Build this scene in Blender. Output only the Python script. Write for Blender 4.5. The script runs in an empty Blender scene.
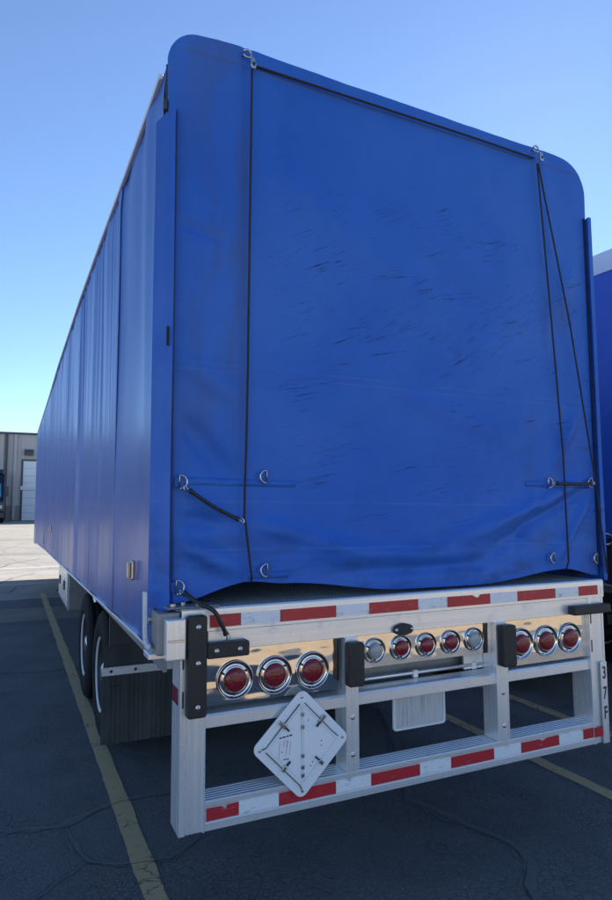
import bpy, bmesh, math, random
from mathutils import Vector, Matrix, noise
R = math.radians
scene = bpy.context.scene
col = scene.collection

# ------------------------------------------------------------------ camera
YAW, PITCH, ROLL = 0.4347, 0.0908, -0.0046
cam_d = bpy.data.cameras.new('camera')
cam = bpy.data.objects.new('camera', cam_d); col.objects.link(cam)
cam_d.sensor_fit = 'VERTICAL'; cam_d.sensor_height = 36.0
cam_d.lens = 36.0 * 632.93 / 900.0
cam_d.clip_start = 0.05; cam_d.clip_end = 4000
fw = Vector((math.sin(YAW)*math.cos(PITCH), math.cos(YAW)*math.cos(PITCH), math.sin(PITCH)))
rt = Vector((math.cos(YAW), -math.sin(YAW), 0)); up = rt.cross(fw)
r2 = rt*math.cos(ROLL) + up*math.sin(ROLL); u2 = -rt*math.sin(ROLL) + up*math.cos(ROLL)
m = Matrix((r2, u2, -fw)).transposed().to_4x4()
m.translation = Vector((-1.9449, -2.7229, 1.8678))
cam.matrix_world = m
scene.camera = cam

# ------------------------------------------------------------------ sky, sun, exposure
SUN_AZ, SUN_EL = R(46), R(32)          # azimuth from +Y towards +X
world = bpy.data.worlds.new('World'); scene.world = world; world.use_nodes = True
wn = world.node_tree.nodes; wl = world.node_tree.links
sky = wn.new('ShaderNodeTexSky'); sky.sky_type = 'NISHITA'; sky.sun_disc = False
sky.sun_elevation = SUN_EL; sky.sun_rotation = SUN_AZ
sky.altitude = 2600; sky.air_density = 1.0; sky.dust_density = 0.15; sky.ozone_density = 3.5
bgn = wn['Background']; bgn.inputs['Strength'].default_value = 0.105
wl.new(sky.outputs['Color'], bgn.inputs['Color'])
sd = Vector((math.sin(SUN_AZ)*math.cos(SUN_EL), math.cos(SUN_AZ)*math.cos(SUN_EL), math.sin(SUN_EL)))
sun_d = bpy.data.lights.new('sun', 'SUN'); sun_d.energy = 4.6; sun_d.angle = R(0.53); sun_d.color = (1.0, 0.94, 0.85)
sun = bpy.data.objects.new('sun', sun_d); col.objects.link(sun)
sun.rotation_euler = sd.to_track_quat('Z', 'Y').to_euler(); sun.location = (20, 20, 30)
scene.view_settings.view_transform = 'Standard'; scene.view_settings.look = 'None'
scene.view_settings.gamma = 1.0; scene.view_settings.use_curve_mapping = False
scene.view_settings.exposure = 1.18

# ------------------------------------------------------------------ materials
class NT:
    def __init__(s, name):
        s.m = bpy.data.materials.new(name); s.m.use_nodes = True
        s.t = s.m.node_tree; s.b = s.t.nodes['Principled BSDF']
        s.tc = None
    def n(s, typ, **kw):
        x = s.t.nodes.new(typ)
        for k, v in kw.items(): setattr(x, k, v)
        return x
    def l(s, a, b): s.t.links.new(a, b)
    def co(s, scale=(1,1,1), rot=(0,0,0)):
        if s.tc is None: s.tc = s.n('ShaderNodeTexCoord')
        mp = s.n('ShaderNodeMapping'); mp.inputs['Scale'].default_value = scale; mp.inputs['Rotation'].default_value = rot
        s.l(s.tc.outputs['Object'], mp.inputs['Vector']); return mp.outputs[0]
    def noise(s, scale, detail=4, rough=0.55, vscale=(1,1,1), rot=(0,0,0), dist=0.0):
        x = s.n('ShaderNodeTexNoise'); x.inputs['Scale'].default_value = scale; x.inputs['Detail'].default_value = detail
        x.inputs['Roughness'].default_value = rough; x.inputs['Distortion'].default_value = dist
        s.l(s.co(vscale, rot), x.inputs['Vector']); return x.outputs['Fac']
    def ramp(s, f, a, b, va=0.0, vb=1.0):
        x = s.n('ShaderNodeMapRange'); x.inputs['From Min'].default_value = a; x.inputs['From Max'].default_value = b
        x.inputs['To Min'].default_value = va; x.inputs['To Max'].default_value = vb
        x.interpolation_type = 'SMOOTHSTEP'
        s.l(f, x.inputs['Value']); return x.outputs['Result']
    def math(s, op, a, b):
        x = s.n('ShaderNodeMath', operation=op)
        for i, v in ((0, a), (1, b)):
            if isinstance(v, (int, float)): x.inputs[i].default_value = v
            else: s.l(v, x.inputs[i])
        return x.outputs[0]
    def mix(s, f, a, b):
        x = s.n('ShaderNodeMix', data_type='RGBA')
        if isinstance(f, (int, float)): x.inputs[0].default_value = f
        else: s.l(f, x.inputs[0])
        for i, v in ((6, a), (7, b)):
            if isinstance(v, tuple): x.inputs[i].default_value = (*v, 1)
            else: s.l(v, x.inputs[i])
        return x.outputs[2]
    def col(s, c):
        if isinstance(c, tuple): s.b.inputs['Base Color'].default_value = (*c, 1)
        else: s.l(c, s.b.inputs['Base Color'])
    def rough(s, r):
        if isinstance(r, (int, float)): s.b.inputs['Roughness'].default_value = r
        else: s.l(r, s.b.inputs['Roughness'])
    def bump(s, h, strength=0.3, dist=0.01):
        x = s.n('ShaderNodeBump'); x.inputs['Strength'].default_value = strength; x.inputs['Distance'].default_value = dist
        s.l(h, x.inputs['Height']); s.l(x.outputs[0], s.b.inputs['Normal'])
    def set(s, **kw):
        for k, v in kw.items(): s.b.inputs[k.replace('_', ' ')].default_value = v
    def sep(s):
        x = s.n('ShaderNodeSeparateXYZ'); s.l(s.co(), x.inputs[0]); return x.outputs

M = {}
def mat_simple(key, c1, c2, rough, metal=0.0, nscale=8, bump=0.0, bscale=60, **kw):
    t = NT(key); t.col(t.mix(t.noise(nscale, 5), c1, c2))
    t.rough(t.ramp(t.noise(nscale*2.3, 4), 0.3, 0.7, rough*0.85, min(1, rough*1.15))); t.set(Metallic=metal, **kw)
    if bump: t.bump(t.noise(bscale, 4), bump, 0.002)
    M[key] = t.m; return t

mat_simple('steel', (0.62,0.62,0.62), (0.45,0.45,0.46), 0.28, 1.0)
mat_simple('chrome', (0.66,0.66,0.67), (0.52,0.52,0.54), 0.10, 1.0, 30)
mat_simple('rubber', (0.013,0.014,0.016), (0.024,0.025,0.027), 0.52, 0, 20, 0.25, 160)
mat_simple('cord', (0.012,0.013,0.015), (0.03,0.03,0.034), 0.8, 0, 60, 0.3, 400)
mat_simple('gap_shade', (0.012,0.022,0.07), (0.02,0.03,0.08), 0.6, 0, 9)  # dark navy standing in for shade in the flap gap
mat_simple('black_paint', (0.014,0.015,0.017), (0.03,0.03,0.032), 0.5, 0, 9)
mat_simple('frame_paint', (0.035,0.037,0.042), (0.06,0.06,0.064), 0.55, 0, 5)
mat_simple('lens_clear', (0.42,0.44,0.43), (0.3,0.32,0.31), 0.15, 0, 40)
mat_simple('lens_amber', (0.80,0.62,0.45), (0.7,0.5,0.36), 0.2, 0, 40)
mat_simple('white_paint', (0.74,0.75,0.76), (0.62,0.64,0.66), 0.4, 0, 12)
mat_simple('ink', (0.012,0.016,0.05), (0.02,0.025,0.07), 0.6, 0, 30)
mat_simple('ink_red', (0.45,0.22,0.27), (0.6,0.45,0.5), 0.7, 0, 90)
mat_simple('dark_hollow', (0.01,0.01,0.011), (0.016,0.016,0.017), 0.8, 0, 5)
mat_simple('roof_white', (0.8,0.79,0.77), (0.7,0.69,0.68), 0.5, 0, 5)
mat_simple('rim_white', (0.62,0.63,0.65), (0.45,0.46,0.48), 0.4, 0, 8)
mat_simple('glass_sky_tint', (0.10,0.30,0.38), (0.12,0.34,0.42), 0.08, 0.6, 3)  # cyan sky reflection put into the base colour of the truck glass
mat_simple('truck_paint', (0.006,0.009,0.022), (0.01,0.013,0.03), 0.25, 0, 3)
mat_simple('trim_dark', (0.06,0.065,0.07), (0.09,0.09,0.095), 0.6, 0, 3)
mat_simple('door_white', (0.8,0.82,0.86), (0.74,0.76,0.8), 0.5, 0, 1.5)
mat_simple('downspout', (0.5,0.48,0.46), (0.42,0.4,0.38), 0.5, 0, 2)
mat_simple('wainscot', (0.27,0.23,0.21), (0.34,0.29,0.26), 0.8, 0, 3)
mat_simple('siding', (0.52,0.49,0.47), (0.45,0.425,0.41), 0.55, 0, 0.7)

# extruded aluminium: fine drawing lines along the bar, a few dull stains
def alu(key, axis, c=(0.92,0.925,0.935), rough=0.30, metal=0.62):
    t = NT(key); vs = [55,55,55]; vs[axis] = 0.8
    line = t.noise(1.0, 3, 0.6, tuple(vs)); blot = t.noise(5.5, 6, 0.65)
    st = t.ramp(blot, 0.54, 0.72)
    cc = t.mix(t.ramp(line, 0.3, 0.7), c, tuple(v*0.90 for v in c))
    drip = t.ramp(t.noise(1.0, 5, 0.7, (26,26,3.5)), 0.56, 0.72)
    t.col(t.mix(t.math('MULTIPLY', drip, 0.12), t.mix(st, cc, tuple(v*0.78 for v in c)), (0.22,0.21,0.2)))
    t.rough(t.math('ADD', t.ramp(line, 0.25, 0.75, rough-0.06, rough+0.08), t.math('MULTIPLY', st, 0.14)))
    t.set(Metallic=metal); t.bump(line, 0.08, 0.001)
    M[key] = t.m
alu('alu_x', 0); alu('alu_z', 2); alu('alu_y', 1)
alu('alu_dull', 1, (0.30,0.30,0.31), 0.5)
alu('alu_deck', 1, (0.82,0.83,0.85), 0.45, 0.3)

t = NT('stainless')
t.col(t.mix(t.noise(4, 4), (0.86,0.84,0.81), (0.76,0.745,0.72))); t.set(Metallic=1.0)
t.rough(t.ramp(t.noise(9, 5), 0.35, 0.75, 0.025, 0.09)); t.bump(t.noise(4.0, 2, 0.4, (1,1,2.2)), 0.5, 0.014)
M['stainless'] = t.m

# vinyl tarps
t = NT('tarp_rear')
x, y, z = t.sep()
base = t.mix(t.noise(2.2, 5, 0.6), (0.018,0.112,0.50), (0.030,0.140,0.56))
fade = t.ramp(t.noise(0.75, 5, 0.6), 0.38, 0.66)
base = t.mix(t.math('MULTIPLY', fade, 0.6), base, (0.055,0.180,0.58))
base = t.mix(t.ramp(t.noise(1.9, 6, 0.7, (1,1,0.6)), 0.55, 0.75, 0, 0.4), base, (0.013,0.080,0.37))
# grey-brown grime beside the left cord and along the left edge
g = t.math('MULTIPLY', t.ramp(x, -1.32, -1.0, 0.5, 1.0), t.ramp(x, -0.955, -0.93, 1, 0))
g = t.math('MULTIPLY', g, t.ramp(t.noise(3.0, 5, 0.6, (2.2,1,0.5)), 0.36, 0.66))
g = t.math('MULTIPLY', g, t.math('MULTIPLY', t.ramp(z, 1.9, 2.4), 0.42))
base = t.mix(g, base, (0.075,0.085,0.13))
g2 = t.math('MULTIPLY', t.ramp(t.noise(2.6, 5, 0.62, (1,1,0.45)), 0.52, 0.74), t.ramp(x, 0.55, 1.15, 0.05, 0.5))
base = t.mix(g2, base, (0.06,0.075,0.13))
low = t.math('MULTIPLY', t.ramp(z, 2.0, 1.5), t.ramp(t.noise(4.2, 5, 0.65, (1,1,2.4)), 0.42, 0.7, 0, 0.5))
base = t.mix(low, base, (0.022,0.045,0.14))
# dark rub marks: short dashes, tilted down to the right high up, level lower down
def dashes(rot, seed, zlo, zhi, thr, sc=1.0):
    mp = t.n('ShaderNodeMapping'); mp.inputs['Rotation'].default_value = (0, rot, 0)
    t.l(t.tc.outputs['Object'], mp.inputs['Vector'])
    mp2 = t.n('ShaderNodeMapping'); mp2.inputs['Scale'].default_value = (5.2*sc, 1, 150*sc); mp2.inputs['Location'].default_value = (seed, seed*3, seed*7)
    t.l(mp.outputs[0], mp2.inputs['Vector'])
    nn = t.n('ShaderNodeTexNoise'); nn.inputs['Scale'].default_value = 1.0; nn.inputs['Detail'].default_value = 5; nn.inputs['Roughness'].default_value = 0.62
    nn.inputs['Distortion'].default_value = 0.4
    t.l(mp2.outputs[0], nn.inputs['Vector'])
    d = t.ramp(nn.outputs['Fac'], thr, thr+0.05)
    mk = t.n('ShaderNodeMapping'); mk.inputs['Location'].default_value = (seed*5, seed, seed*2); mk.inputs['Rotation'].default_value = (0, rot, 0); mk.inputs['Scale'].default_value = (1.5, 1, 4.0)
    t.l(t.tc.outputs['Object'], mk.inputs['Vector'])
    n2 = t.n('ShaderNodeTexNoise'); n2.inputs['Scale'].default_value = 1.3; n2.inputs['Detail'].default_value = 2
    t.l(mk.outputs[0], n2.inputs['Vector'])
    d = t.math('MULTIPLY', d, t.ramp(n2.outputs['Fac'], 0.50, 0.60))
    d = t.math('MULTIPLY', d, t.math('MULTIPLY', t.ramp(z, zlo, zlo+0.3), t.ramp(z, zhi-0.3, zhi, 1, 0)))
    return d
ds = t.math('MAXIMUM', dashes(R(24), 1.7, 2.45, 3.75, 0.60), dashes(R(4), 4.3, 1.5, 2.9, 0.60))
ds = t.math('MAXIMUM', ds, dashes(R(36), 8.1, 2.5, 3.4, 0.60, 1.4))
ds = t.math('MAXIMUM', ds, dashes(R(12), 13.1, 1.6, 3.6, 0.60, 0.55))
ds = t.math('MAXIMUM', ds, dashes(R(30), 17.7, 2.3, 3.8, 0.61, 0.8))
ds = t.math('MULTIPLY', ds, t.ramp(x, -0.95, -0.6))
base = t.mix(t.math('MULTIPLY', t.math('MULTIPLY', ds, t.ramp(t.noise(5.5, 5, 0.7), 0.36, 0.60, 0.25, 1.0)), 0.95), base, (0.010,0.022,0.07))
zz = t.math('ADD', z, t.math('MULTIPLY', x, 0.012))
sm = None
for zs in (2.525, 2.49, 1.885, 1.665):
    k = t.math('SUBTRACT', 1.0, t.math('MULTIPLY', t.math('ABSOLUTE', t.math('SUBTRACT', zz, zs), 0.0), 170.0))
    k = t.ramp(k, 0.0, 0.6)
    sm = k if sm is None else t.math('MAXIMUM', sm, k)
sm = t.math('MULTIPLY', sm, t.ramp(t.noise(3, 4), 0.35, 0.65, 0.08, 0.32))
base = t.mix(sm, base, (0.12,0.22,0.55))
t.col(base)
t.rough(t.ramp(t.noise(3.4, 5), 0.3, 0.7, 0.46, 0.62)); t.set(Specular_IOR_Level=0.26)
weave = t.noise(420, 2); soft = t.noise(11, 5, 0.6)
def ridge(sc, vs, rot, dist):
    n_ = t.noise(sc, 3, 0.55, vs, rot, dist)
    r_ = t.math('ABSOLUTE', t.math('SUBTRACT', n_, 0.5), 0.0)
    return t.ramp(r_, 0.0, 0.055, 1.0, 0.0)
cr = t.math('ADD', ridge(3.2, (1,1,1.7), (0,R(28),0), 0.6), t.math('MULTIPLY', ridge(7.0, (1,1,1.5), (0,R(-20),0), 0.8), 0.5))
cr = t.math('MULTIPLY', cr, t.ramp(t.noise(1.3, 3), 0.42, 0.62, 0.1, 1.0))
hgt = t.math('ADD', t.math('MULTIPLY', weave, 0.06), t.math('MULTIPLY', soft, 0.5))
t.bump(t.math('ADD', hgt, t.math('MULTIPLY', cr, 0.30)), 0.42, 0.006)
M['tarp_rear'] = t.m

t = NT('tarp_side')
x, y, z = t.sep()
base = t.mix(t.noise(1.6, 5, 0.6, (1,1,0.35)), (0.022,0.10,0.42), (0.034,0.125,0.47))
grime = t.math('MULTIPLY', t.ramp(z, 2.0, 1.2), t.ramp(t.noise(3.2, 6, 0.65, (1,1,0.4)), 0.42, 0.68, 0, 0.55))
t.col(t.mix(grime, base, (0.05,0.075,0.15)))
t.rough(t.ramp(t.noise(0.9, 4, 0.5, (1,1,0.5)), 0.3, 0.7, 0.30, 0.42)); t.set(Specular_IOR_Level=0.5)
t.bump(t.noise(2.2, 2, 0.4, (1,1,0.12)), 0.12, 0.012)
M['tarp_side'] = t.m

t = NT('lens_red')
v = t.n('ShaderNodeTexVoronoi'); v.inputs['Scale'].default_value = 120; t.l(t.co(), v.inputs['Vector'])
t.col(t.mix(t.ramp(v.outputs['Distance'], 0.1, 0.7), (0.27,0.014,0.026), (0.19,0.010,0.02)))
t.rough(0.16); t.set(Coat_Weight=0.25, Coat_Roughness=0.05); t.bump(v.outputs['Distance'], 0.5, 0.002)
M['lens_red'] = t.m

def tape(key, c1, c2):
    t = NT(key)
    sc = t.ramp(t.noise(16, 6, 0.7, (1,1,2.5)), 0.565, 0.66)
    f = t.mix(t.noise(9, 5), c1, c2)
    hx = t.n('ShaderNodeTexVoronoi'); hx.inputs['Scale'].default_value = 230; t.l(t.co(), hx.inputs['Vector'])
    f = t.mix(t.ramp(hx.outputs['Distance'], 0.3, 0.8, 0, 0.12), f, (0.1,0.1,0.1))
    t.col(t.mix(t.math('MULTIPLY', sc, 0.6), f, (0.2,0.2,0.21))); t.rough(0.35)
    M[key] = t.m
tape('tape_red', (0.58,0.022,0.034), (0.44,0.018,0.028)); tape('tape_white', (0.88,0.89,0.91), (0.78,0.80,0.83))

t = NT('plate')
lines = t.noise(1.0, 5, 0.7, (70,1,3))
t.col(t.mix(t.ramp(lines, 0.50, 0.74), (0.55,0.56,0.57), (0.24,0.24,0.25))); t.rough(0.5); t.set(Metallic=0.2)
M['plate'] = t.m
t = NT('placard_paint')
ch = t.ramp(t.noise(30, 6, 0.7), 0.66, 0.69)
t.col(t.mix(t.math('MULTIPLY', ch, 0.5), t.mix(t.noise(5, 4), (0.86,0.87,0.89), (0.81,0.82,0.84)), (0.25,0.25,0.27))); t.rough(0.42)
M['placard_paint'] = t.m
t = NT('mud_flap')
t.col(t.mix(t.ramp(t.noise(4, 6, 0.65, (1,1,0.5)), 0.35, 0.75), (0.028,0.034,0.036), (0.065,0.072,0.074))); t.rough(0.6)
M['mud_flap'] = t.m
t = NT('tyre')
t.col(t.mix(t.noise(7, 6, 0.65), (0.008,0.008,0.009), (0.02,0.02,0.02))); t.rough(0.8); t.set(Specular_IOR_Level=0.2); t.bump(t.noise(90, 3), 0.2, 0.002)
M['tyre'] = t.m

# ground: dark worn asphalt in the bays, pale concrete further out, added tan behind the camera
t = NT('lot_surface')
x, y, z = t.sep()
big = t.noise(0.35, 5, 0.6); med = t.noise(2.4, 6, 0.65); fine = t.noise(62, 5, 0.75); agg = t.n('ShaderNodeTexVoronoi'); agg.inputs['Scale'].default_value = 95; t.l(t.co(), agg.inputs['Vector'])
asp = t.mix(t.ramp(med, 0.3, 0.7), (0.098,0.106,0.115), (0.148,0.156,0.166))
asp = t.mix(t.ramp(big, 0.42, 0.65, 0, 0.6), asp, (0.155,0.155,0.155))
asp = t.mix(t.math('MULTIPLY', t.ramp(agg.outputs['Distance'], 0.12, 0.45, 0.9, 0.0), t.ramp(t.noise(31, 3), 0.45, 0.62)), asp, (0.24,0.24,0.235))
asp = t.mix(t.ramp(fine, 0.56, 0.68, 0, 0.75), asp, (0.27,0.27,0.27))
asp = t.mix(t.ramp(fine, 0.44, 0.34, 0, 0.8), asp, (0.03,0.03,0.031))
# fine crackle
wob = t.n('ShaderNodeTexNoise'); wob.inputs['Scale'].default_value = 5; wob.inputs['Detail'].default_value = 4; t.l(t.co(), wob.inputs['Vector'])
wadd = t.n('ShaderNodeVectorMath', operation='MULTIPLY_ADD'); t.l(wob.outputs['Color'], wadd.inputs[0]); wadd.inputs[1].default_value = (0.09,0.09,0); t.l(t.co(), wadd.inputs[2])
vc = t.n('ShaderNodeTexVoronoi', feature='DISTANCE_TO_EDGE'); vc.inputs['Scale'].default_value = 21; t.l(wadd.outputs[0], vc.inputs['Vector'])
crk = t.math('MULTIPLY', t.ramp(vc.outputs['Distance'], 0.0, 0.045, 1, 0), t.ramp(t.noise(1.1, 4), 0.42, 0.62))
asp = t.mix(t.math('MULTIPLY', crk, 0.28), asp, (0.02,0.02,0.02))
stain = t.ramp(t.noise(0.8, 5, 0.6), 0.60, 0.72)
asp = t.mix(t.math('MULTIPLY', stain, 0.6), asp, (0.07,0.07,0.073))
con = t.mix(t.ramp(t.noise(0.5, 6, 0.65, (0.25,1,1)), 0.35, 0.7), (0.40,0.37,0.32), (0.31,0.29,0.255))
con = t.mix(t.ramp(t.noise(14, 5, 0.7), 0.55, 0.75, 0, 0.4), con, (0.2,0.19,0.17))
vb = t.n('ShaderNodeTexVoronoi', feature='DISTANCE_TO_EDGE'); vb.inputs['Scale'].default_value = 0.16
wb = t.n('ShaderNodeVectorMath', operation='MULTIPLY_ADD'); t.l(wob.outputs['Color'], wb.inputs[0]); wb.inputs[1].default_value = (0.5,0.5,0); t.l(t.co(), wb.inputs[2])
t.l(wb.outputs[0], vb.inputs['Vector'])
con = t.mix(t.ramp(vb.outputs['Distance'], 0.0, 0.008, 0.3, 0), con, (0.07,0.066,0.06))
edge = t.math('ADD', y, t.math('MULTIPLY', t.noise(3, 3), 0.3))
con = t.mix(t.ramp(edge, -4.3, -4.36), con, t.mix(t.noise(0.7, 5), (0.46,0.335,0.205), (0.38,0.28,0.175)))  # unseen ground behind the camera, tan chosen for amber reflections and warm bounce
fcon = t.math('MAXIMUM', t.ramp(edge, 12.0, 12.06), t.ramp(edge, -4.3, -4.36))
gut = t.math('MULTIPLY', t.ramp(y, 9.05, 9.1), t.ramp(y, 10.50, 10.56, 1, 0))
asp = t.mix(gut, asp, t.mix(med, (0.27,0.25,0.21), (0.20,0.185,0.16)))
t.col(t.mix(fcon, asp, con))
t.rough(t.ramp(med, 0.3, 0.7, 0.78, 0.95)); t.set(Specular_IOR_Level=0.3)
h = t.math('ADD', t.math('MULTIPLY', fine, 0.6), t.math('MULTIPLY', agg.outputs['Distance'], -0.5))
h = t.math('ADD', h, t.math('MULTIPLY', crk, -0.9))
h = t.math('ADD', h, t.math('MULTIPLY', med, 1.5))
t.bump(h, 0.9, 0.010)
M['lot_surface'] = t.m

t = NT('line_paint')
w = t.noise(26, 6, 0.7); vc = t.n('ShaderNodeTexVoronoi', feature='DISTANCE_TO_EDGE'); vc.inputs['Scale'].default_value = 9
wob = t.n('ShaderNodeTexNoise'); wob.inputs['Scale'].default_value = 11; wob.inputs['Detail'].default_value = 4; t.l(t.co(), wob.inputs['Vector'])
wa = t.n('ShaderNodeVectorMath', operation='MULTIPLY_ADD'); t.l(wob.outputs['Color'], wa.inputs[0]); wa.inputs[1].default_value = (0.12,0.12,0); t.l(t.co(), wa.inputs[2])
t.l(wa.outputs[0], vc.inputs['Vector'])
wear = t.math('MAXIMUM', t.ramp(w, 0.59, 0.68), t.math('MULTIPLY', t.ramp(vc.outputs['Distance'], 0.012, 0.03, 1, 0), t.ramp(t.noise(2.3, 4), 0.5, 0.58)))
pc = t.mix(t.noise(3, 5), (0.56,0.42,0.22), (0.44,0.335,0.18))
t.col(t.mix(t.math('MULTIPLY', wear, 0.85), pc, (0.05,0.048,0.045))); t.rough(0.8); t.bump(t.noise(85, 4, 0.7), 0.4, 0.004)
M['line_paint'] = t.m
mat_simple('line_white', (0.62,0.60,0.54), (0.5,0.48,0.43), 0.8, 0, 4)
mat_simple('crack_tar', (0.035,0.035,0.036), (0.055,0.054,0.054), 0.8, 0, 20, 0.4, 90)
mat_simple('crack_edge', (0.165,0.166,0.165), (0.115,0.116,0.117), 0.9, 0, 14, 0.6, 70)

# ------------------------------------------------------------------ mesh helpers
def link(name, mesh, mat, parent=None, loc=(0,0,0), smooth=False, bevel=0.0, seg=2):
    o = bpy.data.objects.new(name, mesh); col.objects.link(o)
    if mat is not None and not mesh.materials: mesh.materials.append(M[mat])
    o.location = loc
    if parent is not None: o.parent = parent
    if smooth:
        for p in mesh.polygons: p.use_smooth = True
    if bevel:
        b = o.modifiers.new('bevel', 'BEVEL'); b.width = bevel; b.segments = seg; b.limit_method = 'ANGLE'; b.angle_limit = R(40)
    return o
def tag(o, label=None, cat=None, group=None, kind=None):
    for k, v in (('label', label), ('category', cat), ('group', group), ('kind', kind)):
        if v: o[k] = v
    return o
class MB:
    def __init__(s): s.v = []; s.f = []
    def add(s, vs, fs):
        b = len(s.v); s.v += [tuple(p) for p in vs]; s.f += [tuple(i+b for i in f) for f in fs]; return s
    def box(s, x0, x1, y0, y1, z0, z1):
        return s.add([(x0,y0,z0),(x1,y0,z0),(x1,y1,z0),(x0,y1,z0),(x0,y0,z1),(x1,y0,z1),(x1,y1,z1),(x0,y1,z1)],
                     [(0,3,2,1),(4,5,6,7),(0,1,5,4),(1,2,6,5),(2,3,7,6),(3,0,4,7)])
    def prism(s, pts, axis, a, b):      # closed polygon extruded along an axis; pts in the two other axes in order
        n = len(pts)
        def P(p, h): q = [p[0], p[1]]; q.insert(axis, h); return tuple(q)
        vs = [P(p, a) for p in pts] + [P(p, b) for p in pts]
        fs = [tuple(range(n)), tuple(range(2*n-1, n-1, -1))] + [(i, i+n, (i+1) % n + n, (i+1) % n) for i in range(n)]
        return s.add(vs, fs)
    def lathe(s, prof, axis, c, n=32, closed=False):   # prof: (radius, height along the axis)
        vs = []; fs = []; k = len(prof)
        for i in range(n):
            a = 2*math.pi*i/n
            for r, h in prof:
                q = [r*math.cos(a), r*math.sin(a)]; q.insert(axis, h); vs.append((q[0]+c[0], q[1]+c[1], q[2]+c[2]))
        for i in range(n):
            j = (i+1) % n
            for e in range(k if closed else k-1):
                e2 = (e+1) % k
                fs.append((i*k+e, j*k+e, j*k+e2, i*k+e2))
        return s.add(vs, fs)
    def tube(s, pts, r, n=8, caps=True):
        pts = [Vector(p) for p in pts]; rings = []
        rr = r if isinstance(r, (list, tuple)) else [r]*len(pts)
        prev = None
        for i, p in enumerate(pts):
            d = (pts[min(i+1, len(pts)-1)] - pts[max(i-1, 0)]).normalized()
            if prev is None:
                a = Vector((0,0,1)) if abs(d.z) < 0.9 else Vector((1,0,0)); u = d.cross(a).normalized()
            else: u = (prev - d*prev.dot(d)).normalized()
            prev = u; w = d.cross(u)
            rings.append([p + (u*math.cos(2*math.pi*k/n) + w*math.sin(2*math.pi*k/n))*rr[i] for k in range(n)])
        vs = [q for g in rings for q in g]; fs = []
        for i in range(len(pts)-1):
            for k in range(n):
                fs.append((i*n+k, i*n+(k+1) % n, (i+1)*n+(k+1) % n, (i+1)*n+k))
        if caps: fs += [tuple(range(n-1, -1, -1)), tuple(range((len(pts)-1)*n, len(pts)*n))]
        return s.add(vs, fs)
    def mesh(s, name):
        me = bpy.data.meshes.new(name); me.from_pydata(s.v, [], s.f); 
        bm = bmesh.new(); bm.from_mesh(me); bmesh.ops.recalc_face_normals(bm, faces=bm.faces); bm.to_mesh(me); bm.free()
        return me
    def build(s, name, mat, parent=None, **kw): return link(name, s.mesh(name), mat, parent, **kw)
def ring_pts(c, r, n=20, a0=0, a1=2*math.pi, sx=1.0):
    return [(c[0]+sx*r*math.cos(a0+(a1-a0)*i/n), c[1], c[2]+r*math.sin(a0+(a1-a0)*i/n)) for i in range(n+1)]
def rrect(x0, x1, z0, z1, r, n=5):
    p = []
    for cx, cz, a in ((x1-r, z1-r, 0), (x0+r, z1-r, 90), (x0+r, z0+r, 180), (x1-r, z0+r, 270)):
        p += [(cx+r*math.cos(R(a+90*i/n)), cz+r*math.sin(R(a+90*i/n))) for i in range(n+1)]
    return p
def smooth(a, b, v):
    t_ = max(0.0, min(1.0, (v-a)/(b-a))); return t_*t_*(3-2*t_)
def interp(tab, x):
    if x <= tab[0][0]: return tab[0][1]
    for (a, va), (b, vb_) in zip(tab, tab[1:]):
        if x <= b:
            t_ = (x-a)/(b-a); t_ = t_*t_*(3-2*t_); return va+(vb_-va)*t_
    return tab[-1][1]
def text_mesh(body, size, name, extrude=0.0008):
    c = bpy.data.curves.new(name, 'FONT'); c.body = body; c.size = size; c.extrude = extrude; c.offset = 0.0015; c.align_x = 'CENTER'; c.align_y = 'CENTER'
    o = bpy.data.objects.new(name, c); col.objects.link(o)
    bpy.context.view_layer.update()
    me = bpy.data.meshes.new_from_object(o.evaluated_get(bpy.context.evaluated_depsgraph_get()))
    bpy.data.objects.remove(o); bpy.data.curves.remove(c); return me

# ------------------------------------------------------------------ ground
def ground_z(y): return 0.94*smooth(17, 51, y)
ys = [-900,-400,-150,-60,-20] + [-8+i for i in range(22)] + [14+1.5*i for i in range(28)] + [70,100,150,300,600,1500]
xs = [-900,-300,-100,-40,-15,-6,-3,0,3,6,15,40,100,300,900]
g = MB(); n = len(xs)
g.add([(x_, y_, ground_z(y_)) for y_ in ys for x_ in xs], [(j*n+i, j*n+i+1, (j+1)*n+i+1, (j+1)*n+i) for j in range(len(ys)-1) for i in range(n-1)])
ground = tag(g.build('ground', 'lot_surface', smooth=True), kind='structure')

def strip(name, mat, x0, x1, y0, y1, dz=0.004, wob=0.010, steps=420, seed=0):
    s = MB(); vs = []
    for i in range(steps+1):
        t_ = i/steps; y_ = y0+(y1-y0)*t_
        vs += [(x0+wob*(noise.noise((seed, y_*3, 1))+0.6*noise.noise((seed, y_*21, 4))), y_, ground_z(y_)+dz), (x1+wob*(noise.noise((seed, y_*3, 9))+0.6*noise.noise((seed, y_*21, 7))), y_, ground_z(y_)+dz)]
    s.add(vs, [(2*i, 2*i+1, 2*i+3, 2*i+2) for i in range(steps)])
    return tag(s.build(name, mat), kind='structure')
strip('parking_line', 'line_paint', -1.305, -1.195, -3.5, 12.7, seed=1)
strip('parking_line', 'line_paint', 1.590, 1.700, -3.5, 12.7, seed=2)
strip('parking_line', 'line_paint', 2.525, 2.635, -3.5, 12.7, seed=3)
strip('parking_line', 'line_paint', 5.50, 5.61, -3.5, 12.7, seed=4)
strip('parking_line', 'line_paint', -4.20, -4.09, -3.5, 12.7, seed=5)
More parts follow.
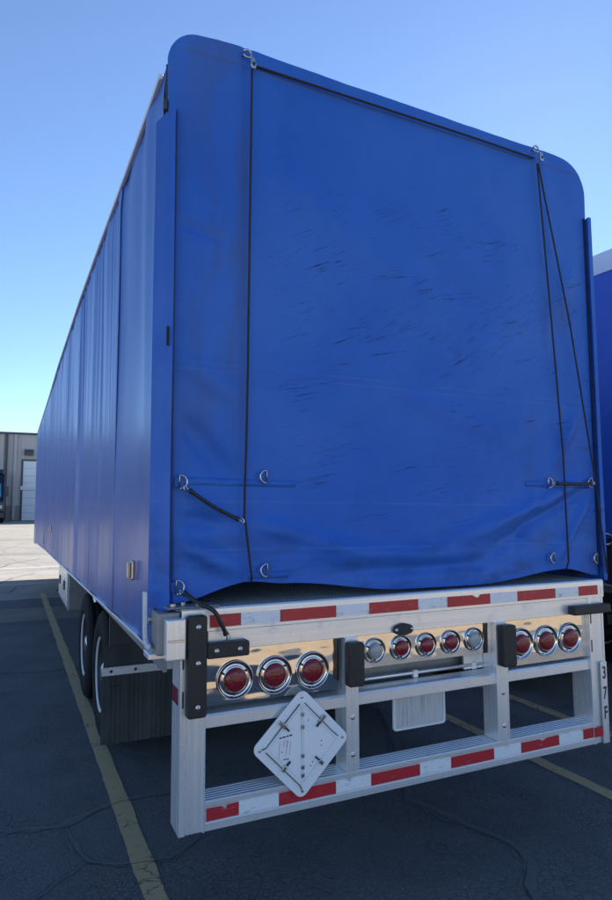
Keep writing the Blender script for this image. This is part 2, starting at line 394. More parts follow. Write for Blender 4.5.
def cross_strip(name, mat, y0, y1, x0, x1, dz=0.004):
    s = MB(); s.add([(x0,y0,ground_z(y0)+dz),(x1,y0,ground_z(y0)+dz),(x1,y1,ground_z(y1)+dz),(x0,y1,ground_z(y1)+dz)], [(0,1,2,3)])
    return tag(s.build(name, mat), kind='structure')
cross_strip('painted_line', 'line_white', 19.3, 19.5, -30, 1.0)
cross_strip('painted_line', 'line_white', 14.75, 14.9, -30, 1.0)

def crack(pts, w, edge_w, seed, mat='crack_tar'):
    # wandering joint: a flat dark bead with a broken, slightly raised pale lip
    P = [Vector((a, b, 0)) for a, b in pts]; fine_ = []
    for a, b in zip(P, P[1:]):
        k = max(2, int((b-a).length/0.035))
        for i in range(k): fine_.append(a.lerp(b, i/k))
    fine_.append(P[-1])
    def off(i, s_): return 0.03*noise.noise((fine_[i].x*3+seed, fine_[i].y*3, s_)) + 0.012*noise.noise((fine_[i].x*14+seed, fine_[i].y*14, s_))
    for nm, mt, ww, dz, sh in (('crack_lip', 'crack_edge', edge_w, 0.003, edge_w*0.5), ('crack', mat, w*0.55, 0.0055, 0.0)):
        vs = []; k = len(fine_)
        for i in range(k):
            d = (fine_[min(i+1, k-1)]-fine_[max(i-1, 0)]).normalized(); nrm = Vector((-d.y, d.x, 0))
            c = fine_[i] + nrm*off(i, 1.3)
            w1 = ww*(0.35+abs(noise.noise((i*0.31, seed, ww*50)))*1.3)*min(1, i/6+0.05, (k-1-i)/6+0.05)
            for e in (-1, 1):
                q = c + nrm*(e*w1*0.5+sh*0.4); vs.append((q.x, q.y, ground_z(q.y)+dz))
        s = MB(); s.add(vs, [(2*i, 2*i+1, 2*i+3, 2*i+2) for i in range(k-1)]); s.build(nm, mt, ground)
crack([(-3.2,1.75),(-2.4,1.60),(-1.75,1.47),(-1.60,1.44),(-1.25,1.62),(-0.85,1.60),(-0.55,1.9)], 0.010, 0.085, 1)
crack([(-1.62,1.45),(-1.57,1.15),(-1.52,0.98),(-1.36,0.86),(-1.1,0.8),(-0.9,0.98),(-0.82,1.25)], 0.012, 0.05, 2)
crack([(-1.53,0.98),(-1.75,0.80),(-1.95,0.66)], 0.010, 0.05, 3)
crack([(1.5,3.2),(1.0,2.0),(0.55,1.2),(0.42,0.86),(0.55,0.45),(0.62,0.15),(0.56,-0.02),(0.42,-0.16),(0.30,-0.5)], 0.014, 0.11, 4)
crack([(-3.0,5.4),(-2.2,5.55),(-1.5,5.3),(-0.9,5.5)], 0.012, 0.03, 5)
crack([(-7,14.6),(-2.6,17.8),(-1.9,21.0),(-0.9,22.5)], 0.10, 0.05, 6)
crack([(-9,15.0),(-2.2,15.0),(-1.8,16.5),(-1.2,17.6)], 0.07, 0.05, 7)
crack([(-2.9,12.9),(-1.9,13.2),(-1.75,14.4)], 0.06, 0.04, 8)
crack([(-8,24),(-3,24.6),(1,23.8)], 0.10, 0.05, 9)
# oil ring left by a can
rg = MB(); vs = []
for i in range(33):
    a = 2*math.pi*i/32
    for r_ in (0.042, 0.062+0.008*noise.noise((math.cos(a)*2, math.sin(a)*2, 0))): vs.append((0.262+r_*math.cos(a), 0.295+r_*math.sin(a), 0.0045))
rg.add(vs, [(2*i, 2*i+1, 2*i+3, 2*i+2) for i in range(32)]); rg.build('ring_stain', 'crack_edge', ground)

# ------------------------------------------------------------------ trailer
YT = 0.10            # plane of the rear tarp
LEN = 16.75
def lin(tab, v):
    for (a, va), (b, vb_) in zip(tab, tab[1:]):
        if v <= b: return va+(vb_-va)*(v-a)/(b-a)
    return tab[-1][1]
def side_bottom(y): return lin([(-1,1.235),(0.05,1.231),(2.2,1.204),(6.3,1.154),(10.4,1.107),(14,1.03),(17,0.91)], y)
def side_top(y): return lin([(-1,4.03),(0.5,4.035),(1.4,4.055),(2.7,4.105),(4.4,4.15),(8,4.15),(10.5,4.08),(17,4.02)], y)
def arch_top(x): return 4.123-0.024*x
def hem_z(x): return interp([(-1.34,1.446),(-0.955,1.528),(-0.78,1.512),(-0.1,1.450),(0.4,1.445),(1.04,1.498),(1.34,1.446)], x)

FOLDS = []
def make_folds():
    folds = FOLDS   # (x, z) -> (x, z), width, height: soft creases in the slack cloth
    for a, b, w, h_ in (((1.28,2.02),(0.15,1.66),0.05,0.020),((1.28,2.0),(0.35,1.56),0.04,-0.016),((1.22,2.45),(0.7,1.75),0.05,0.017),((1.02,2.2),(0.62,1.56),0.045,-0.014),
                        ((1.27,1.9),(0.95,1.52),0.04,0.016),((0.2,1.62),(-0.7,1.66),0.05,0.014),((0.5,1.56),(-0.5,1.55),0.035,-0.012),
                        ((-1.28,2.3),(-0.98,1.95),0.05,-0.016),((-1.27,2.0),(-0.97,1.74),0.035,0.012),((-1.27,1.72),(-0.96,1.57),0.035,0.015),((-1.27,1.82),(-1.0,1.80),0.03,-0.010),
                        ((-0.93,1.8),(-0.3,1.64),0.04,0.010),((-1.3,3.2),(-1.05,3.14),0.03,-0.007),((1.25,3.4),(0.95,2.9),0.07,0.010),((-0.9,3.6),(0.1,3.0),0.09,0.007),((0.0,3.3),(0.9,2.7),0.09,-0.006),
                        ((-0.2,2.5),(0.9,2.2),0.06,0.007),((-1.27,2.55),(-0.95,2.35),0.05,0.010)):
        folds.append((Vector((a[0],a[1],0)), Vector((b[0],b[1],0)), w, h_))
make_folds()
def rear_disp(x, z):
    d = 0.024*math.cos(x/1.34*math.pi/2)*math.sin(max(0, min(1, (z-1.45)/2.6))*math.pi)
    d += 0.010*noise.noise((x*1.6, z*1.3, 3)) + 0.005*noise.noise((x*4.5, z*3.2, 7)) + 0.0016*noise.noise((x*14, z*11, 2))
    p = Vector((x, z, 0))
    for a, b, w, h_ in FOLDS:
        ab = b-a; t_ = (p-a).dot(ab)/ab.length_squared
        if -0.15 < t_ < 1.15:
            q = a+ab*t_; dd = (p-q).length + 0.02*noise.noise((x*3, z*3, w*100))
            if dd < 3*w: d += 2.1*h_*math.exp(-(dd/w)**2)*smooth(-0.15, 0.25, t_)*(1-smooth(0.6, 1.15, t_))
    for cx in (-0.955, 0.98 + 0.09*(4.0-z)/2.5):
        d += -0.010*math.exp(-((x-cx)/0.022)**2) + 0.006*math.exp(-((x-cx)/0.09)**2)
    for zs in (2.525, 2.49): d += 0.0035*math.exp(-((z-zs+0.012*x)/0.005)**2)     # welded seams
    d += 0.003*smooth(1.64, 1.63, z) if z < 1.7 else 0
    d += 0.003*math.exp(-((z-1.665)/0.005)**2)
    d += 0.010*smooth(-0.100, -0.082, z-arch_top(x))            # top band sewn over the sheet
    # belly: sags towards the camera between the two cords low down
    d += 0.05*math.exp(-((x-0.05)/0.75)**2)*smooth(2.1, 1.5, z)*smooth(1.30, 1.55, z+0.02)
    return d

def rear_tarp_mesh():
    NX, NZ = 230, 250
    mb = MB(); vs = []
    zrows = [i/NZ for i in range(NZ+1)]
    for i in range(NZ+1):
        tz = 1-(1-zrows[i])**1.25
        for j in range(NX+1):
            s = -1+2*j/NX
            zb = hem_z(s*1.325); ZT = arch_top(s*1.2); r = 0.15 if s < 0 else 0.22
            z = zb+(ZT-zb)*tz
            hw = (1.285 if s < 0 else 1.340)+(0.042 if s < 0 else 0.034)*(z-1.5)/2.5
            dzc = z-(ZT-r)
            if dzc > 0: hw = hw-r+math.sqrt(max(0, r*r-dzc*dzc))
            x = s*hw
            edge = min(1, (1-abs(s))/0.02)
            vs.append((x, YT-rear_disp(x, z)*(0.2+0.8*min(1, (1-abs(s))/0.06)), z))
    W1 = NX+1
    fs = [(i*W1+j, i*W1+j+1, (i+1)*W1+j+1, (i+1)*W1+j) for i in range(NZ) for j in range(NX)]
    # wrap round the sides and over the arch
    loop = [i*W1 for i in range(NZ+1)] + [NZ*W1+j for j in range(1, NX+1)] + [i*W1+NX for i in range(NZ-1, -1, -1)]
    rings = [loop]
    for dy, o_ in ((0.008, 0.008), (0.02, 0.011), (0.035, 0.011)):
        base_i = len(vs); idx = []
        for k in loop:
            x, y_, z = vs[k]
            cx = max(-(1.18), min(1.13, x)); cz = min(z, arch_top(x)-(0.15 if x < 0 else 0.22))
            nx, nz = x-cx, (z-cz if z > cz else 0)
            if nx == 0 and nz == 0: nz = 1
            l_ = math.hypot(nx, nz) or 1
            idx.append(len(vs)); vs.append((x+nx/l_*o_, YT+dy, z+nz/l_*o_))
        rings.append(idx)
    for a, b in zip(rings, rings[1:]):
        fs += [(a[i], b[i], b[i+1], a[i+1]) for i in range(len(a)-1)]
    mb.add(vs, fs); return mb.mesh('rear_tarp')

BOWS = [0.205, 1.55, 2.98] + [2.98+1.345*i for i in range(1, 11)]
BOWS[-1] = LEN
def side_panel_mesh(k, sgn):
    y0, y1 = BOWS[k], BOWS[k+1]; rnd = random.Random(11*k+(3 if sgn > 0 else 0)); NY = 72 if k < 6 else 40; NZ = 46
    pl = [(rnd.uniform(y0+0.05, y1-0.05), rnd.uniform(0.05, 0.16), rnd.uniform(-0.018, 0.014), rnd.uniform(-0.12, 0.12), rnd.random()) for _ in range(5)]
    if k in (1, 2): pl += [(rnd.uniform(y0+0.1, y1-0.1), rnd.uniform(0.022, 0.04), rnd.uniform(-0.016, -0.007), rnd.uniform(-0.10, 0.10), 0.9) for _ in range(4)]
    vs = []
    for i in range(NZ+1):
        for j in range(NY+1):
            s = j/NY; y_ = y0+(y1-y0)*s-(0.015 if j == 0 and k > 0 else 0); zb, zt = side_bottom(y_), side_top(y_)
            t_ = i/NZ; z = zb+(zt-zb)*t_ + (0.006*math.sin(s*9+k) if i == 0 else 0)
            d = -0.016*math.sin(s*math.pi)**2*math.sin((0.12+0.82*t_)*math.pi)
            for yc, w, h_, ln, tp in pl:
                yy = yc+ln*(t_-0.5); am = smooth(0.05, 0.75, t_) if tp > 0.45 else smooth(1.0, 0.3, t_)
                d += h_*math.exp(-((y_-yy)/w)**2)*(0.25+0.75*am)
            d += 0.008*noise.noise((y_*1.7, z*0.6, k*5+sgn)) + 0.0012*noise.noise((y_*6, z*0.9, k))
            e = min(s, 1-s)*(y1-y0)
            d += (0.006 if k < 3 else 0.002)*math.exp(-(e/0.025)**2)
            d -= 0.02*smooth(0.93, 1.0, t_)*0.5
            vs.append((sgn*(1.335+d-(0.005 if j == 0 and k > 0 else 0)), y_, z))
    W1 = NY+1
    mb = MB(); mb.add(vs, [(i*W1+j, i*W1+j+1, (i+1)*W1+j+1, (i+1)*W1+j) for i in range(NZ) for j in range(NY)])
    return mb.mesh('side_tarp')

def lamp_parts(parent, x, z, R0, lens, name, yf):
    # chrome bezel lathed about y, small tabs, domed lens
    b = MB(); b.lathe([(R0, yf+0.004), (R0*0.99, yf-0.006), (R0*0.955, yf-0.0085), (R0*0.915, yf-0.006), (R0*0.89, yf+0.001), (R0*0.76, yf+0.0025), (R0*0.67, yf-0.001), (R0*0.62, yf-0.004), (R0*0.60, yf-0.002)], 1, (x, 0, z), 40)
    o = b.build(name, 'chrome', parent, smooth=True)
    L = MB(); rl = R0*0.60
    L.lathe([(rl, yf+0.002), (rl, yf-0.012), (rl*0.93, yf-0.018), (rl*0.6, yf-0.022), (0.0005, yf-0.024)], 1, (x, 0, z), 32)
    L.build('lens', lens, o, smooth=True)
    for a in (35, 150, 265):
        s = MB(); c = (x+R0*0.72*math.cos(R(a)), yf-0.006, z+R0*0.72*math.sin(R(a)))
        s.lathe([(0.0005, -0.003), (0.005, -0.003), (0.005, 0.003)], 1, c, 8); s.build('lamp_screw', 'black_paint', o)
    return o
def bolt(parent, x, z, yf, r=0.010, mat='steel'):
    s = MB(); s.lathe([(r*1.5, yf), (r*1.5, yf-0.002), (r, yf-0.003), (r, yf-0.007), (r*0.6, yf-0.009), (0.0003, yf-0.0095)], 1, (x, 0, z), 10)
    return s.build('bolt', mat, parent)
def d_ring(parent, x, z, y, flip=1, r=0.030):
    # patch, a small keeper strap and the D shaped wire ring
    p = MB(); p.prism(rrect(x-0.032, x+0.032, z-0.022, z+0.022, 0.008), 1, y+0.0045, y+0.008)
    o = p.build('ring_patch', 'tarp_rear', parent)
    s = MB(); pts = [(x-0.012*flip, y-0.010, z-r)] + [(x-0.012*flip+flip*r*1.1*math.cos(a), y-0.012, z+r*math.sin(a)) for a in [R(-80+160*i/12) for i in range(13)]] + [(x-0.012*flip, y-0.010, z+r), (x-0.012*flip, y-0.010, z-r)]
    s.tube(pts, 0.0042, 8); s.build('d_ring', 'steel', o, smooth=True)
    return o

tyre_me = {}
def wheel_meshes():
    prof = [(0.295,-0.13),(0.30,-0.145),(0.36,-0.152),(0.45,-0.148),(0.487,-0.135),(0.505,-0.115)]
    for c in (-0.075,-0.025,0.025,0.075): prof += [(0.510,c-0.02),(0.498,c-0.009),(0.498,c+0.009),(0.510,c+0.02)]
    prof = prof + [(0.505,0.115),(0.487,0.135),(0.45,0.148),(0.36,0.152),(0.30,0.145),(0.295,0.13)]
    t_ = MB(); t_.lathe(prof, 0, (0,0,0), 56, True); tyre_me['tyre'] = t_.mesh('tyre'); tyre_me['tyre'].materials.append(M['tyre'])
    # outer face of the rim is at -x
    r_ = MB(); r_.lathe([(0.305,0.12),(0.292,0.10),(0.285,-0.10),(0.296,-0.128),(0.304,-0.136),(0.300,-0.142),(0.290,-0.138),(0.280,-0.128)], 0, (0,0,0), 48)
    tyre_me['rim'] = r_.mesh('rim'); tyre_me['rim'].materials.append(M['rim_white'])
    d_ = MB(); d_.lathe([(0.2805,-0.127),(0.268,-0.02),(0.20,0.03),(0.15,0.025),(0.135,-0.005),(0.115,-0.010)], 0, (0,0,0), 40); tyre_me['disc'] = d_.mesh('wheel_disc'); tyre_me['disc'].materials.append(M['frame_paint'])
    h = MB(); h.lathe([(0.118,0.05),(0.118,-0.03),(0.105,-0.05),(0.085,-0.055),(0.082,-0.115),(0.06,-0.13),(0.0005,-0.132)], 0, (0,0,0), 28)
    for i in range(10):
        a = 2*math.pi*i/10; h.lathe([(0.016,0.01),(0.016,-0.035),(0.010,-0.045),(0.0003,-0.046)], 0, (0,0.165*math.cos(a),0.165*math.sin(a)), 8)
    tyre_me['hub'] = h.mesh('hub'); tyre_me['hub'].materials.append(M['steel'])
    for k_ in tyre_me:
        for p in tyre_me[k_].polygons: p.use_smooth = True
wheel_meshes()
def wheel(parent, x, y, rotz, detail=True):
    e = bpy.data.objects.new('wheel', None); col.objects.link(e); e.parent = parent; e.location = (x, y, 0.511); e.rotation_euler = (0, 0, rotz); e.empty_display_size = 0.3
    link('tyre', tyre_me['tyre'], None, e); link('rim', tyre_me['rim'], None, e); link('wheel_disc', tyre_me['disc'], None, e)
    if detail: link('hub', tyre_me['hub'], None, e)
    return e

deck_mesh = None
def build_trailer(x0, y0, label, main=True):
    T = bpy.data.objects.new('flatbed_trailer', None); col.objects.link(T); T.location = (x0, y0, 0); T.empty_display_size = 1
    tag(T, label, 'trailer', 'covered trailers parked side by side')
    rnd = random.Random(5)
    # --- cloth
    link('rear_tarp', rear_tarp_mesh(), 'tarp_rear', T, smooth=True)
    for sgn in (-1, 1):
        for k in range(len(BOWS)-1):
            link('side_tarp', side_panel_mesh(k, sgn), 'tarp_side', T, smooth=True)
        # overlap flap at the rear corner: doubled strip, its front edge lies on the end panel
        f = MB(); prof = ([(-1.304,0.072),(-1.312,0.066),(-1.334,0.13),(-1.366,0.245),(-1.362,0.252),(-1.335,0.19),(-1.312,0.10)] if sgn < 0 else [(1.352,0.066),(1.378,0.062),(1.392,0.12),(1.392,0.285),(1.386,0.290),(1.380,0.20),(1.366,0.10)])
        zs = [1.42+i*((3.745 if sgn < 0 else 3.72)-1.42)/24 for i in range(25)]; vs = []
        for i, z in enumerate(zs):
            for (px, py) in prof: vs.append((px+sgn*0.004*noise.noise((z*1.2, py*5, sgn)), py, z))
        k = len(prof); fs = [(i*k+j, i*k+(j+1) % k, (i+1)*k+(j+1) % k, (i+1)*k+j) for i in range(24) for j in range(k)] + [tuple(range(k-1, -1, -1)), tuple(range(24*k, 25*k))]
        f.add(vs, fs); f.build('corner_flap', 'tarp_rear', T, bevel=0.002)
        e = MB(); xe = -1.3035 if sgn < 0 else 1.3465; e.box(xe-0.002, xe+0.002, 0.066 if sgn < 0 else 0.086, 0.098, 1.50, 3.72); e.build('flap_gap_shade', 'gap_shade', T)  # dark strip drawn for the shadow gap where flap and end panel overlap
        p = MB(); p.tube([(sgn*1.322, 0.165, 1.5), (sgn*1.326, 0.165, 4.0)], 0.013, 10); p.build('lock_pole', 'frame_paint', T, smooth=True)
        p = MB(); p.box(*sorted((sgn*1.275, sgn*1.305)), 0.14, 0.26, 1.45, 4.0); p.build('light_stop_post', 'frame_paint', T)  # dark post added to close the corner gap against leaking sunlight
        p = MB(); p.lathe([(0.0005, 0.03), (0.012, 0.03), (0.012, -0.02), (0.0005, -0.02)], 2, (sgn*1.345, 0.13, 3.765), 10); p.build('pole_cap', 'frame_paint', T)
    p = MB(); p.box(-1.305, 1.305, 0.14, 0.22, 3.95, 4.0); p.build('light_stop_beam', 'frame_paint', T)  # beam added with the posts to keep sunlight out of the gap
    # roof sheet, gently crowned
    NY, NX = 60, 20; vs = []
    for i in range(NY+1):
        y_ = 0.14+(LEN-0.14)*i/NY
        for j in range(NX+1):
            s = -1+2*j/NX; vs.append((s*1.33, y_, side_top(y_)-0.01+0.05*(1-abs(s)**3)*(0.6+0.4*abs(math.sin(i*0.7)))-(0.02 if i == 0 else 0)))
    rf = MB(); rf.add(vs, [(i*(NX+1)+j, i*(NX+1)+j+1, (i+1)*(NX+1)+j+1, (i+1)*(NX+1)+j) for i in range(NY) for j in range(NX)])
    rf.build('roof_tarp', 'roof_white', T, smooth=True)
    fr = MB(); fr.box(-1.33, 1.33, LEN, LEN+0.02, side_bottom(LEN), side_top(LEN)); fr.build('front_panel', 'tarp_side', T)
    for sgn in (-1, 1):
        tr = MB(); h_ = 0.018 if main else 0.17; a, b = sorted((sgn*1.322, sgn*1.345))
        yy_ = [0.30,0.5,1.4,2.7,4.4,8,10.5,LEN]; vs = []
        for y_ in yy_: vs += [(a,y_,side_top(y_)-h_),(b,y_,side_top(y_)-h_),(b,y_,side_top(y_)+0.012),(a,y_,side_top(y_)+0.012)]
        nn_ = len(yy_); tr.add(vs, [(4*i+k, 4*i+(k+1) % 4, 4*i+4+(k+1) % 4, 4*i+4+k) for i in range(nn_-1) for k in range(4)]+[(0,1,2,3),(4*nn_-1,4*nn_-2,4*nn_-3,4*nn_-4)])
        tr.build('roof_rail', 'roof_white', T, bevel=0.004)
    # --- bed
    global deck_mesh
    nb = 17; bw = 2.58/nb
    if deck_mesh is None:
        d = MB(); pts = [(0.002, 0.0)]
        for i in range(5):
            a = 0.002+(bw-0.004)*i/5; w = (bw-0.004)/5
            pts += [(a+0.002, 0.030), (a+w*0.55, 0.030), (a+w*0.62, 0.024), (a+w*0.94, 0.024)]
        pts += [(bw-0.002, 0.030), (bw-0.002, 0.0)]
        vs = [(px, 0.055, pz) for px, pz in pts]+[(px, LEN-0.05, pz) for px, pz in pts]; k = len(pts)
        d.add(vs, [(i, i+1, i+1+k, i+k) for i in range(k-1)]+[(k-1, 0, k, 2*k-1), tuple(range(k))])
        deck_mesh = d.mesh('deck_board'); deck_mesh.materials.append(M['alu_deck'])
    for i in range(nb): link('deck_board', deck_mesh, None, T, loc=(-1.29+i*bw, 0, 1.396))
    r = MB(); r.prism([(0.0,1.334),(0.0,1.428),(0.008,1.436),(0.045,1.436),(0.05,1.428),(0.05,1.395),(0.16,1.395),(0.16,1.36),(0.05,1.334)], 0, -1.268, 1.262)
    rail = r.build('rear_rail', 'alu_x', T, bevel=0.002)
    r = MB(); r.box(-1.15, 1.262, 0.008, 0.05, 1.248, 1.3335); r.build('lower_rail', 'alu_x', T, bevel=0.002)
    tx = [-1.145,-1.003,-0.815,-0.527,-0.346,-0.059,0.121,0.405,0.594,0.876,1.056,1.212]
    def torn(xa, xb, za, zb, seed):     # strip with a nibbled edge
        rr = random.Random(seed); pts = [(xa, za), (xb, za), (xb, zb)]
        q = 0.3+0.4*rr.random(); w = (xb-xa)
        pts += [(xa+w*(q+0.16), zb-0.001), (xa+w*(q+0.10), zb-0.008-0.012*rr.random()), (xa+w*(q+0.02), zb-0.006-0.010*rr.random()), (xa+w*(q-0.03), zb-0.002), (xa, zb-0.001)]
        return pts
    for i in range(len(tx)-1):
        s = MB(); s.prism(torn(tx[i], tx[i+1]-0.001, 1.350, 1.404, i) if i in (6,) else [(tx[i],1.350),(tx[i+1]-0.001,1.350),(tx[i+1]-0.001,1.404),(tx[i],1.404)], 1, -0.003, 0.001)
        s.build('reflective_tape', 'tape_red' if i % 2 == 0 else 'tape_white', T)
    # bumper guard: outer posts, bar, middle rail, inner posts
    for (xa, xb) in ((-1.272,-1.160),(1.132,1.246)):
        p = MB(); p.prism([(xa,-0.002),(xa+0.026,-0.002),(xa+0.030,0.006),(xb-0.014,0.006),(xb-0.010,-0.004),(xb,-0.004),(xb,0.020),(xb-0.012,0.022),(xb-0.012,0.13),(xa,0.14)], 2, 0.508, 1.395)
        po = p.build('post', 'alu_z', T, bevel=0.002)
        for zz in (1.22, 1.06):
            s = MB(); s.prism(rrect(xa+0.008, xa+0.016, zz-0.035, zz+0.035, 0.004, 3), 1, -0.0035, 0.004); s.build('slot', 'frame_paint', po)
    s = MB(); s.box(-1.274, -1.268, 0.03, 0.13, 1.03, 1.10); s.build('side_reflector', 'lens_red', T)
    b = MB(); prof = [(0.0,0.510),(0.0,0.541),(0.003,0.543),(0.003,0.607),(0.0,0.609),(0.0,0.628)]
    for i in range(6): prof += [(0.006+i*0.021,0.632),(0.016+i*0.021,0.632),(0.018+i*0.021,0.628),(0.025+i*0.021,0.628)]
    prof += [(0.135,0.625),(0.135,0.510)]
    vs = [(-1.1595, py, pz) for py, pz in prof]+[(1.1315, py, pz) for py, pz in prof]; k = len(prof)
    b.add(vs, [(i, (i+1) % k, (i+1) % k+k, i+k) for i in range(k)]+[tuple(range(k)), tuple(range(2*k-1, k-1, -1))])
    b.build('bumper_bar', 'alu_x', T, bevel=0.001, seg=1)
    bx_ = [-1.152,-1.008,-0.821,-0.535,-0.347,-0.067,0.122,0.401,0.586,0.863,1.047,1.130]
    for i in range(len(bx_)-1):
        s = MB(); za, zb = 0.549, 0.602
        s.prism(torn(bx_[i], bx_[i+1]-0.001, za, zb, i+40) if i in (0,3,7,8,9) else [(bx_[i],za),(bx_[i+1]-0.001,za),(bx_[i+1]-0.001,zb),(bx_[i],zb)], 1, -0.001, 0.004)
        s.build('reflective_tape', 'tape_red' if i % 2 == 0 else 'tape_white', T)
    s = MB(); s.box(1.135, 1.196, -0.0075, -0.0042, 0.549, 0.602); s.build('reflective_tape', 'tape_red', T)
    mr = MB(); mr.prism([(0.012,0.925),(0.012,0.972),(0.02,0.982),(0.085,0.992),(0.09,0.985),(0.09,0.925)], 0, -1.159, 1.131); mr.build('middle_rail', 'alu_x', T, bevel=0.002)
    for xa, xb in ((-0.480,-0.412),(0.430,0.510)):
        p = MB(); p.prism([(xa,-0.006),(xb,-0.006),(xb,0.008),(xa+0.03,0.010),(xa+0.03,0.095),(xb,0.097),(xb,0.108),(xa,0.108)], 2, 0.6325, 1.25); po = p.build('inner_post', 'alu_z', T, bevel=0.002)
        for zz in (0.88, 0.71): bolt(po, (xa+xb)/2, zz, -0.006, 0.008)
    for xa, xb, za, zb in ((-0.490,-0.405,1.030,1.232),(0.438,0.530,1.022,1.238)):
        p = MB(); p.prism(rrect(xa, xb, za, zb, 0.014), 1, -0.058, -0.0065); p.build('rubber_bumper', 'rubber', T, bevel=0.008, seg=3)
    # L shaped rubber buffer on the left post, flat one on the right corner
    p = MB(); p.prism(rrect(-1.252, -1.168, 0.990, 1.412, 0.014), 1, -0.050, -0.0045); q = p.build('rubber_bumper', 'rubber', T, bevel=0.008, seg=3)
    p = MB(); p.prism(rrect(-1.167, -0.975, 1.225, 1.290, 0.010), 1, -0.042, 0.0055); q2 = p.build('rubber_bumper', 'rubber', T, bevel=0.007, seg=3)
    for zz in (1.365, 1.215, 1.035): bolt(q, -1.208, zz, -0.050, 0.0072)
    for xx in (-1.125, -1.02): bolt(q2, xx, 1.257, -0.042, 0.007)
    p = MB(); p.prism(rrect(0.975, 1.268, 1.248, 1.300, 0.012), 1, -0.045, 0.0075); p.build('rubber_bumper', 'rubber', T, bevel=0.008, seg=3)
    # lamp panels of polished stainless
    for xa, xb, za, zb in ((-1.158,-0.500,1.010,1.2475),(0.512,1.131,0.998,1.2475)):
        p = MB(); p.box(xa, xb, 0.026, 0.034, za, zb); p.build('lamp_panel', 'stainless', T, bevel=0.001)
    p = MB(); p.box(-0.411, 0.429, 0.026, 0.034, 1.088, 1.2475); p.build('lamp_panel', 'stainless', T, bevel=0.001)
    for xx in (-1.022,-0.833,-0.643): lamp_parts(T, xx, 1.112, 0.086, 'lens_red', 'stop_lamp', 0.022)
    for xx in (0.632,0.815,0.998): lamp_parts(T, xx, 1.115, 0.086, 'lens_red', 'stop_lamp', 0.022)
    for i, xx in enumerate((-0.305,-0.152,0.001,0.154,0.306)): lamp_parts(T, xx, 1.168, 0.062, 'lens_clear' if i in (0, 4) else 'lens_red', 'marker_lamp', 0.022)
    p = MB(); pts = [(0.058*math.cos(a)*(1.0 if abs(math.cos(a)) > 0.6 else 0.8)-0.152, 0.030*math.sin(a)+1.262) for a in [2*math.pi*i/24 for i in range(24)]]
    p.prism(pts, 1, -0.012, 0.007); o = p.build('plate_lamp', 'rubber', T, bevel=0.004)
    for xx in (-0.198,-0.106): bolt(o, xx, 1.262, -0.012, 0.006)
    # structure behind the lamps
    p = MB(); p.box(-1.158, 1.131, 0.16, 0.175, 0.985, 1.392); p.build('rear_crossmember', 'alu_dull', T)
    p = MB(); p.box(0.30, 0.428, 0.10, 0.115, 0.993, 1.087); p.build('bracket_plate', 'alu_z', T, bevel=0.002)
    p = MB(); p.tube([(-0.40,0.10,1.015),(0.42,0.10,1.015)], 0.009, 10); rod = p.build('pull_rod', 'alu_x', T, smooth=True)
    for xx in (-0.38,-0.02,0.36):
        p = MB(); p.box(xx-0.014, xx+0.014, 0.088, 0.112, 0.9925, 1.03); p.build('rod_bracket', 'alu_z', rod, bevel=0.002)
    # licence plate, hung behind the middle rail
    pl = MB(); pl.prism(rrect(-0.150, 0.155, 0.748, 0.918, 0.014), 1, 0.096, 0.100); po = pl.build('licence_plate', 'plate', T)
    pl = MB(); ou = rrect(-0.158, 0.163, 0.740, 0.926, 0.018); inn = rrect(-0.146, 0.151, 0.752, 0.914, 0.010); k = len(ou)
    vs = [(a, 0.092, b_) for a, b_ in ou]+[(a, 0.092, b_) for a, b_ in inn]+[(a, 0.102, b_) for a, b_ in ou]+[(a, 0.0955, b_) for a, b_ in inn]
    pl.add(vs, [(i, (i+1) % k, (i+1) % k+k, i+k) for i in range(k)]+[(i, i+2*k, (i+1) % k+2*k, (i+1) % k) for i in range(k)]+[(i+k, (i+1) % k+k, (i+1) % k+3*k, i+3*k) for i in range(k)])
    pl.build('plate_frame', 'white_paint', po)
    pl = MB(); pl.box(-0.12, 0.12, 0.1035, 0.108, 0.84, 0.98); pl.build('plate_bracket', 'alu_z', po)
    # diamond placard
    if main: placard(T)
    # number on the right post
    nm = MB(); nm.prism([(1.198,-0.0125),(1.2445,-0.0125),(1.2445,-0.0065),(1.198,-0.0065)], 2, 0.508, 0.965); npo = nm.build('number_plate_strip', 'alu_z', T, bevel=0.001)
    if main:
        for ch, zz in (('3', 0.90), ('7', 0.785), ('F', 0.675)):
            me = text_mesh(ch, 0.098, 'digit'); o = link('digit', me, 'ink', npo, loc=(1.2215, -0.0134, zz)); o.rotation_euler = (R(90), 0, 0); o.scale = (0.62, 1, 1)
    # --- winch box and hook at the left corner
    w = MB(); w.box(-1.372, -1.275, 0.005, 0.13, 1.250, 1.425); wo = w.build('corner_casting', 'alu_dull', T, bevel=0.006)
    w = MB(); w.box(-1.345, -1.262, -0.055, 0.0045, 1.235, 1.405); w.build('casting_face', 'alu_z', wo, bevel=0.008, seg=3)
    w = MB(); w.box(-1.340, -1.268, -0.0585, -0.0545, 1.312, 1.322); w.build('weld_bead', 'chrome', wo, bevel=0.002)
    w = MB(); w.box(-1.395, -1.30, 0.06, 0.17, 1.225, 1.2495); w.build('casting_foot', 'alu_y', wo, bevel=0.003)
    w = MB(); w.box(-1.33, -1.10, 0.0, 0.09, 1.4375, 1.446); w.build('clamp_plate', 'alu_dull', wo, bevel=0.004)
    for xx, yy in ((-1.30,0.03),(-1.25,0.06),(-1.19,0.03)):
        w = MB(); w.lathe([(0.013,0.0),(0.013,0.012),(0.008,0.014),(0.0003,0.014)], 2, (xx, yy, 1.446), 8); w.build('clamp_bolt', 'steel', wo)
